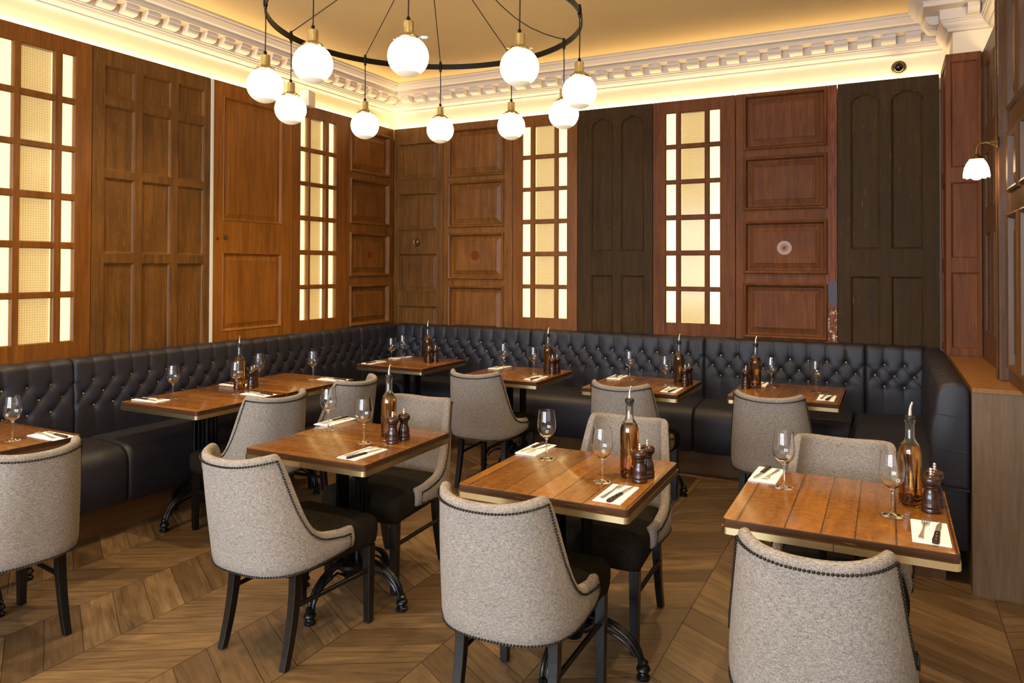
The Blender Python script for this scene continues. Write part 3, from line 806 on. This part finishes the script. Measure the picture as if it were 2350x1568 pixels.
# ------------------------------------------------------------------ tableware
def make_glass():
    r = thing('wine_glass', '', 'glass')
    t = .0012
    outer = [(.034,0),(.0345,.0008),(.030,.0018),(.018,.0035),(.008,.0065),(.0042,.012),(.0034,.03),(.0034,.07),(.0040,.083),(.0075,.090),(.018,.097),(.030,.108),(.0385,.124),(.0415,.142),(.0405,.162),(.0375,.184),(.0350,.203),(.0342,.211)]
    inner = [(.0330,.211),(.0338,.203),(.0363,.184),(.0393,.162),(.0402,.142),(.0372,.124),(.0288,.109),(.017,.0985),(.006,.0935),(.0008,.0925)]
    b = MB(); b.lathe(outer+inner, 32); part('glass_body', b, M['glass'], r, smooth=60)
    b = MB()
    for rad in (.0062, .0035):
        pts = []
        for k in range(17):
            a = 2*PI*k/16; z = .128+rad*math.sin(a); x = rad*math.cos(a); rr = .0403+(.0012 if z > .128 else 0)*((z-.128)/.006)-max(0, (.128-z))*.35
            pts.append((x, -math.sqrt(max(0, rr*rr-x*x)), z))
        b.tube(pts, .00045, 5)
    part('etched_emblem', b, M['napkin'], r, smooth=60, label='small round etched mark')
    return r
def make_bottle():
    r = thing('oil_bottle', '', 'bottle')
    outer = [(.033,0),(.0362,.003),(.037,.010),(.037,.180),(.0355,.196),(.029,.214),(.019,.229),(.0155,.240),(.0148,.288),(.0175,.290),(.0175,.299)]
    inner = [(.0125,.299),(.0125,.240),(.0165,.226),(.0262,.212),(.0325,.195),(.034,.180),(.034,.012),(.031,.008),(.001,.0075)]
    b = MB(); b.lathe(outer+inner, 32); part('glass_body', b, M['glass'], r, smooth=50)
    b = MB(); b.lathe([(.0008,.0065),(.031,.0068),(.0345,.012),(.0345,.180),(.0329,.195),(.0268,.2115),(.0008,.2116)], 32); part('chilli_oil', b, M['oil'], r, smooth=50, label='amber infused oil')
    b = MB(); rnd = random.Random(4)
    for k in range(90):
        a = rnd.random()*2*PI; q = rnd.random()**.5*.028; z = .0125+rnd.random()*.022
        s_ = .0022+rnd.random()*.0015; b.sphere((q*math.cos(a), q*math.sin(a), z), s_, 6, 4)
    for k in range(16):
        a = rnd.random()*2*PI; q = .006+rnd.random()*.022; z = .02+rnd.random()*.03; L = .05+rnd.random()*.09; da = rnd.uniform(-.5,.5)
        pts = [(q*math.cos(a+da*t), q*math.sin(a+da*t), z+L*t) for t in (0,.33,.66,1)]; b.tube(pts, .0009, 5)
        for m in range(8):
            t = m/8; p0 = Vector((q*math.cos(a+da*t), q*math.sin(a+da*t), z+L*t)); dr = Vector((rnd.uniform(-1,1), rnd.uniform(-1,1), .7)).normalized()*.006; b.tube([p0, p0+dr], .0006, 4)
    o = part('herbs_and_peppercorns', b, M['herb'], r, smooth=60); o['kind'] = 'stuff'
    b = MB(); b.lathe([(.0120,.284),(.0124,.2995),(.018,.3005),(.019,.304),(.018,.308),(.0165,.309),(.0165,.312),(.0125,.314),(.006,.315)], 20); part('stopper', b, M['rubber'], r, smooth=45)
    b = MB(); b.tube([(0,0,.312),(0,0,.325),(.001,0,.338),(.004,0,.350),(.009,0,.362)], [.0065,.0058,.005,.0044,.0036], 12); part('pouring_spout', b, M['steel'], r, smooth=50)
    return r
def make_mill(kind):
    r = thing('pepper_mill' if kind else 'salt_mill', '', 'mill')
    b = MB(); b.lathe([(.0275,0),(.0295,.002),(.0298,.012),(.0285,.014),(.0295,.017),(.0298,.024),(.0278,.027),(.0268,.031),(.0275,.040),(.0262,.052),(.022,.064),(.0188,.074),(.0185,.080),(.0195,.083),(.0215,.086),(.0205,.089)], 28)
    part('mill_body', b, M['mill'], r, smooth=40)
    b = MB(); b.lathe([(.0185,.0895),(.0215,.0905),(.0275,.097),(.0302,.106),(.0290,.115),(.0235,.122),(.0170,.1255),(.0120,.1265),(.0060,.1268)], 28)
    part('mill_head', b, M['mill'], r, smooth=40)
    b = MB(); b.lathe([(.0065,.1265),(.0065,.129),(.0035,.131),(.0035,.133),(.006,.1345),(.0062,.1375),(.0038,.140),(.0052,.1425),(.0055,.1455),(.0035,.1485),(.0005,.149)], 14)
    part('mill_knob', b, M['steel'], r, smooth=50)
    return r
def make_napkin():
    b = MB()
    for k in range(4):
        o = .0006*k; z = .0009*k; b.box(-.0525+o, -.112+o*2, z, .0525-o*.5, .112-o, z+.0008)
    return tag(part('napkin', b, M['napkin'], bevel=.0003), '', 'napkin')
def make_fork():
    b = MB(); path = []
    secs = [(-.100,.0060,.0022),(-.09,.0080,.0020),(-.05,.0055,.0026),(-.0,.0032,.0046),(.03,.0036,.0075),(.042,.008,.0062),(.050,.0115,.0048),(.058,.0122,.0040)]
    rings = []
    for y, w, z in secs: rings.append([(-w,y,z),(w,y,z),(w*.8,y,z+.0018),(-w*.8,y,z+.0018)])
    b.loft(rings)
    for k in range(4):
        x = -.0102+.0068*k; b.loft([[(x-w,y,z),(x+w,y,z),(x+w,y,z+.0014),(x-w,y,z+.0014)] for y, z, w in ((.057,.0041,.0018),(.075,.0034,.0016),(.090,.0048,.0014),(.100,.0066,.0006))])
    return tag(part('fork', b, M['steel'], smooth=40), '', 'fork')
def make_knife():
    r = thing('steak_knife', '', 'knife')
    b = MB(); rings = []
    for y, w, t in ((-.115,.006,.005),(-.110,.0095,.0065),(-.09,.0105,.007),(-.06,.0088,.0068),(-.03,.0080,.0065),(-.008,.0085,.006),(0,.0075,.005)):
        rings.append([(-w,y,.0005),(w,y,.0005),(w,y,.0005+t),(w*.6,y,.0018+t),(-w*.6,y,.0018+t),(-w,y,.0005+t)])
    b.loft(rings); part('handle', b, M['handle'], r, smooth=40, bevel=.001)
    b = MB(); b.loft([[(-w*.5+o,y,.003),(w*.5+o,y,.003),(w*.5+o,y,.0043),(-w*.5+o,y,.0043)] for y, w, o in ((-.002,.013,0),(.02,.015,.0),(.06,.015,.001),(.085,.010,.003),(.098,.002,.006))]); part('blade', b, M['steel'], r)
    for y in (-.09,-.06,-.03):
        b = MB(); b.lathe([(.0026,.0085),(.0026,.0093),(.0005,.0094)], 10, (0,y,0)); part('rivet', b, M['steel'], r)
    return r
proto = {}
def place(kind, maker, x, y, z, rz, label, group):
    if kind not in proto: o = proto[kind] = maker()
    else: o = dup(proto[kind])
    o.location = (x, y, z); o.rotation_euler = (0,0,rz); o['label'] = label; o['group'] = group
    return o
TZ = .7602
WH = {'T2':'the middle left table','T7':'the centre foreground table','T8':'the right front table','T3':'the far corner table','T4':'the table right of the corner one',
      'T5':'the table before the dark door','T6':'the right rear table','T1a':'the nearer left-wall table','T1b':'the farther left-wall table','T0':'the cut-off left edge table'}
ITEMS = {
 'T2': dict(g=[(2.028,-3.304,'left'),(2.373,-3.45,'right')], b=(2.44,-3.345), m=[(2.496,-3.390,'nearer'),(2.500,-3.305,'farther')], n=[(2.497,-3.612,0,'near'),(1.934,-3.14,PI,'far')]),
 'T7': dict(g=[(3.26,-3.313,'left'),(3.592,-3.52,'right')], b=(3.667,-3.412), m=[(3.722,-3.455,'nearer'),(3.728,-3.375,'farther')], n=[(3.693,-3.645,0,'near'),(3.147,-3.18,PI,'far')]),
 'T8': dict(g=[(4.23,-3.27,'left'),(4.594,-3.433,'right')], b=(4.651,-3.275), m=[(4.712,-3.325,'nearer'),(4.727,-3.245,'farther')], n=[(4.700,-3.562,0,'near'),(4.148,-3.125,PI,'far')]),
 'T3': dict(g=[(.690,-.956,'nearer'),(.627,-.7,'farther')], b=(.962,-.795), m=[(1.012,-.855,'nearer'),(1.036,-.785,'farther')], n=[(.580,-1.06,0,'near'),(.572,-.66,PI,'far')]),
 'T4': dict(g=[(1.78,-.906,'left'),(2.11,-1.025,'right')], b=(2.187,-.925), m=[(2.242,-.965,'nearer'),(2.250,-.895,'farther')], n=[(2.220,-1.215,0,'near'),(1.700,-.82,PI,'far')]),
 'T5': dict(g=[(2.858,-.928,'left'),(3.178,-1.1,'right')], b=(3.245,-.983), m=[(3.300,-1.03,'nearer'),(3.308,-.955,'farther')], n=[(3.267,-1.265,0,'near'),(2.745,-.875,PI,'far')]),
 'T6': dict(g=[(3.85,-.80,'left'),(4.148,-.877,'right')], b=(3.762,-.91), m=[(3.702,-.948,'nearer'),(3.692,-.875,'farther')], n=[(4.230,-1.10,0,'near'),(3.76,-.72,PI,'far')]),
 'T1a': dict(g=[(.566,-3.077,'left'),(.778,-2.763,'right')], b=(.652,-2.625), n=[(.485,-3.175,-PI/2,'bench-side'),(.925,-2.715,PI/2,'aisle-side')]),
 'T1b': dict(g=[(.563,-2.361,'left'),(.786,-2.054,'right')], m=[(.690,-2.553,'nearer'),(.650,-2.492,'farther')], n=[(.48,-2.50,-PI/2,'bench-side'),(.925,-1.995,PI/2,'aisle-side')]),
 'T0': dict(g=[(.858,-4.19,'only visible')], n=[(.935,-4.055,PI/2,'only visible')]),
}
for t, d in ITEMS.items():
    w = WH[t]
    for x, y, q in d.get('g', []): place('glass', make_glass, x, y, TZ, .47, '%s empty wine glass on %s' % (q, w), 'stemmed wine glasses')
    if 'b' in d: place('bottle', make_bottle, d['b'][0], d['b'][1], TZ, random.uniform(-.6,.6), 'amber chilli oil bottle with pouring spout on %s' % w, 'chilli oil bottles')
    for j, (x, y, q) in enumerate(d.get('m', [])): place('mill%d' % j, lambda: make_mill(j), x, y, TZ, 0, '%s dark wooden %s mill on %s' % (q, ('salt','pepper')[j], w), 'dark wooden mills')
    for x, y, rz, q in d.get('n', []):
        jj = random.uniform(-.04,.04); Rm = Matrix.Rotation(rz+jj, 2)
        place('napkin', make_napkin, x, y, TZ, rz+jj, '%s white napkin on %s' % (q, w), 'folded white napkins')
        f = Rm @ Vector((-.018, .012)); place('fork', make_fork, x+f.x, y+f.y, TZ+.0038, rz+jj-.12, 'steel fork on the %s napkin of %s' % (q, w), 'steel forks')
        f = Rm @ Vector((.020, .000)); place('knife', make_knife, x+f.x, y+f.y, TZ+.0034, rz+jj-.10, 'wood-handled steak knife on the %s napkin of %s' % (q, w), 'steak knives')

# ------------------------------------------------------------------ chandelier
cc = Vector((2.19, -2.655, 0)); RR = .90; RZ_ = 3.012
r = thing('ring_chandelier', 'large black ring chandelier with ten ribbed glass globe lamps', 'chandelier', (cc.x, cc.y, CZ))
b = MB(); seg = 96
rings = []
for k in range(seg+1):
    a = 2*PI*k/seg; c, s_ = math.cos(a), math.sin(a)
    rings.append([((RR-.004)*c,(RR-.004)*s_,RZ_-.018-CZ),((RR+.004)*c,(RR+.004)*s_,RZ_-.018-CZ),((RR+.004)*c,(RR+.004)*s_,RZ_+.018-CZ),((RR-.004)*c,(RR-.004)*s_,RZ_+.018-CZ)])
b.loft(rings, (False, False)); part('ring', b, M['black'], r, smooth=30)
b = MB(); b.lathe([(.001,-.036),(.235,-.035),(.24,-.03),(.24,-.001)], 40); part('ceiling_rose', b, M['black'], r, smooth=40)
cb_me = None
GA = [(2.14,-3.51),(1.67,-3.28),(1.41,-2.82),(1.34,-2.20),(2.59,-3.40),(1.78,-1.88),(3.00,-3.06),(2.29,-1.69),(3.07,-2.47),(2.78,-1.93)]
GZ = 2.565
gb = MB(); R0 = .094
prof = [(.001,-R0)]
for k in range(1, 25):
    a = PI*k/26; prof.append((R0*math.sin(a), -R0*math.cos(a)))
rings = []
SEG = 144
for rr_, z in prof:
    ring = []
    for k in range(SEG):
        a = 2*PI*k/SEG; q = rr_*(1+(.010 if k % 2 else -.004)) if rr_ > .01 else rr_; ring.append((q*math.cos(a), q*math.sin(a), z))
    rings.append(ring)
gb.loft(rings, (True, True)); g_me = mesh('glass_globe', gb, M['globe'], 80)
hb = MB(); hb.lathe([(.0505,.080),(.054,.079),(.055,.084),(.050,.091),(.038,.100),(.027,.106),(.0265,.110),(.0265,.160),(.0235,.163),(.008,.165)], 32)
for k in range(3):
    a = 2*PI*k/3+.4; hb.tube([(.052*math.cos(a),.052*math.sin(a),.0845),(.068*math.cos(a),.068*math.sin(a),.0845)], .0022, 6); hb.sphere((.069*math.cos(a),.069*math.sin(a),.0845), .0045, 8, 6)
M['brass_polished'] = plain('polished_brass', (226,210,166), .1, metal=1.0)
h_me = mesh('lamp_holder', hb, M['brass_polished'], 40)
for i, (gx, gy) in enumerate(GA):
    a = math.atan2(gy-cc.y, gx-cc.x); x, y = RR*math.cos(a), RR*math.sin(a)
    b = MB(); b.tube([(x, y, RZ_-.03-CZ), (x+.002, y, (RZ_+GZ+.18)/2-CZ), (x, y, GZ+.18-CZ)], .0032, 6); part('pendant_cable', b, M['cable'], r, smooth=60)
    b = MB(); b.lathe([(.006,-.036),(.009,-.030),(.009,-.020),(.012,-.018),(.012,.018),(.009,.020),(.009,.034),(.005,.038)], 12, (x, y, RZ_-CZ)); part('ring_clip', b, M['black'], r, smooth=40)
    sag = .10 if i == 9 else .004
    b = MB(); b.tube([(x*(1-.75*t), y*(1-.75*t), (RZ_+.03-CZ)*(1-t)-.035*t-sag*math.sin(PI*t)) for t in (0,.1,.2,.35,.5,.65,.8,.9,1)], .003, 6); part('suspension_cable', b, M['cable'], r, smooth=60)
    h = link('lamp_holder', h_me, r, loc=(x, y, GZ-CZ), rz=a)
    b = MB(); b.lathe([(.008,.163),(.009,.168),(.009,.180),(.005,.186)], 12); part('cable_grip', b, M['black'], h, smooth=40)
    link('glass_globe', g_me, h)

# ------------------------------------------------------------------ small fixtures
DL = [(1.25,-1.30),(3.6,-1.3),(3.4,-5.0),(1.2,-5.0),(4.5,-3.3),(.9,-3.1),(4.4,-6.8),(2.0,-6.8)]  # first spotlight is visible; the rest are added out of view for brightness
for i, (x, y) in enumerate(DL):
    r = thing('recessed_downlight', ['small recessed spotlight in the ceiling seen through the chandelier','added unseen recessed spotlight above the back tables','added unseen recessed spotlight behind the viewpoint, right','added unseen recessed spotlight behind the viewpoint, left','added unseen recessed spotlight above the right front table','added unseen recessed spotlight above the left tables','added unseen recessed spotlight near the front wall, right','added unseen recessed spotlight near the front wall, left'][i], 'downlight', (x, y, CZ), 0, 'ceiling spotlights')
    b = MB(); b.lathe([(.026,-.001),(.038,-.003),(.040,0)], 24, caps=(False, False)); b.lathe([(.026,-.001),(.026,-.0005)], 24, caps=(False, False)); part('bezel', b, M['white_box'], r, smooth=40)
    b = MB(); b.lathe([(.001,-.0022),(.024,-.002),(.026,-.0008)], 20, caps=(True, False)); part('lens', b, M['bulb'], r)
    L = bpy.data.lights.new('downlight_spot', 'SPOT'); L.energy = 105; L.color = (1,.75,.43); L.spot_size = 1.7; L.spot_blend = .8; L.shadow_soft_size = .03
    o = bpy.data.objects.new('downlight_spot', L); COL.objects.link(o); o.location = (x, y, CZ-.012)
r = thing('camera_dome', 'small dark security camera dome on the plaster above the right corner door', 'camera', (4.66,.05,3.12))
r.rotation_euler = (PI/2,0,0)
b = MB(); b.lathe([(.052,0),(.052,.012),(.047,.020),(.040,.022),(.038,.018)], 32, caps=(True, False)); part('mount', b, M['brass_old'], r, smooth=40)
b = MB(); b.lathe([(.040,.017),(.038,.028),(.030,.042),(.018,.051),(.001,.055)], 28); part('dome', b, M['dome'], r, smooth=60, label='dark glass dome')
r = thing('wall_speaker', 'small white box speaker fixed above the glazed door of the left wall', 'speaker', (.0,-1.30,3.02), .25)
b = MB(); b.box(-.03,-.06,-.01,.06,.06,.13); part('speaker_box', b, M['white_box'], r, bevel=.006)
b = MB(); b.box(.0603,-.045,.005,.063,.045,.115); part('grille', b, M['white_box'], r)
r = thing('wall_lamp', 'lit wall lamp with ribbed white bell shade on the right wall', 'lamp', (5.098,-1.655,2.258), 0)
b = MB(); b.lathe([(.032,0),(.033,.004),(.026,.012),(.018,.018),(.012,.034),(.009,.036)], 24); o = part('wall_plate', b, M['brass_old'], r, smooth=40); o.rotation_euler = (0,-PI/2,0)
b = MB(); b.tube([(-.03,0,0),(-.055,0,.004),(-.078,0,-.001),(-.092,0,-.016),(-.096,0,-.045),(-.096,0,-.06)], .006, 10); part('arm', b, M['brass_old'], r, smooth=60)
b = MB(); b.lathe([(.006,-.055),(.012,-.058),(.018,-.066),(.034,-.078),(.036,-.084),(.030,-.086)], 24, (-.096,0,0)); part('gallery', b, M['brass_old'], r, smooth=40)
b = MB(); rings = []
for q, z, amp in ((.028,-.084,0),(.036,-.090,.005),(.047,-.108,.01),(.055,-.13,.015),(.059,-.155,.02),(.060,-.172,.03),(.057,-.180,.045),(.054,-.178,.045),(.054,-.15,.02),(.042,-.108,.0)):
    rings.append([(-.096+q*(1+amp*math.cos(8*2*PI*k/96)+.012*math.cos(32*2*PI*k/96))*math.cos(2*PI*k/96), q*(1+amp*math.cos(8*2*PI*k/96)+.012*math.cos(32*2*PI*k/96))*math.sin(2*PI*k/96), z-.006*amp*10*math.cos(8*2*PI*k/96)) for k in range(96)])
b.loft(rings, (False, False)); part('glass_shade', b, M['shade'], r, smooth=70, label='ribbed white glass bell shade')
b = MB(); b.sphere((-.096,0,-.158), .036, 20, 12); part('light_bulb', b, M['shade'], r, smooth=70)

# ------------------------------------------------------------------ render look
w = bpy.data.worlds.new('World'); SC.world = w; w.use_nodes = True
w.node_tree.nodes['Background'].inputs[0].default_value = (.75,.85,1,1); w.node_tree.nodes['Background'].inputs[1].default_value = .6
SC.view_settings.view_transform = 'Standard'; SC.view_settings.look = 'None'; SC.view_settings.gamma = 1; SC.view_settings.use_curve_mapping = False
SC.view_settings.exposure = 0.70
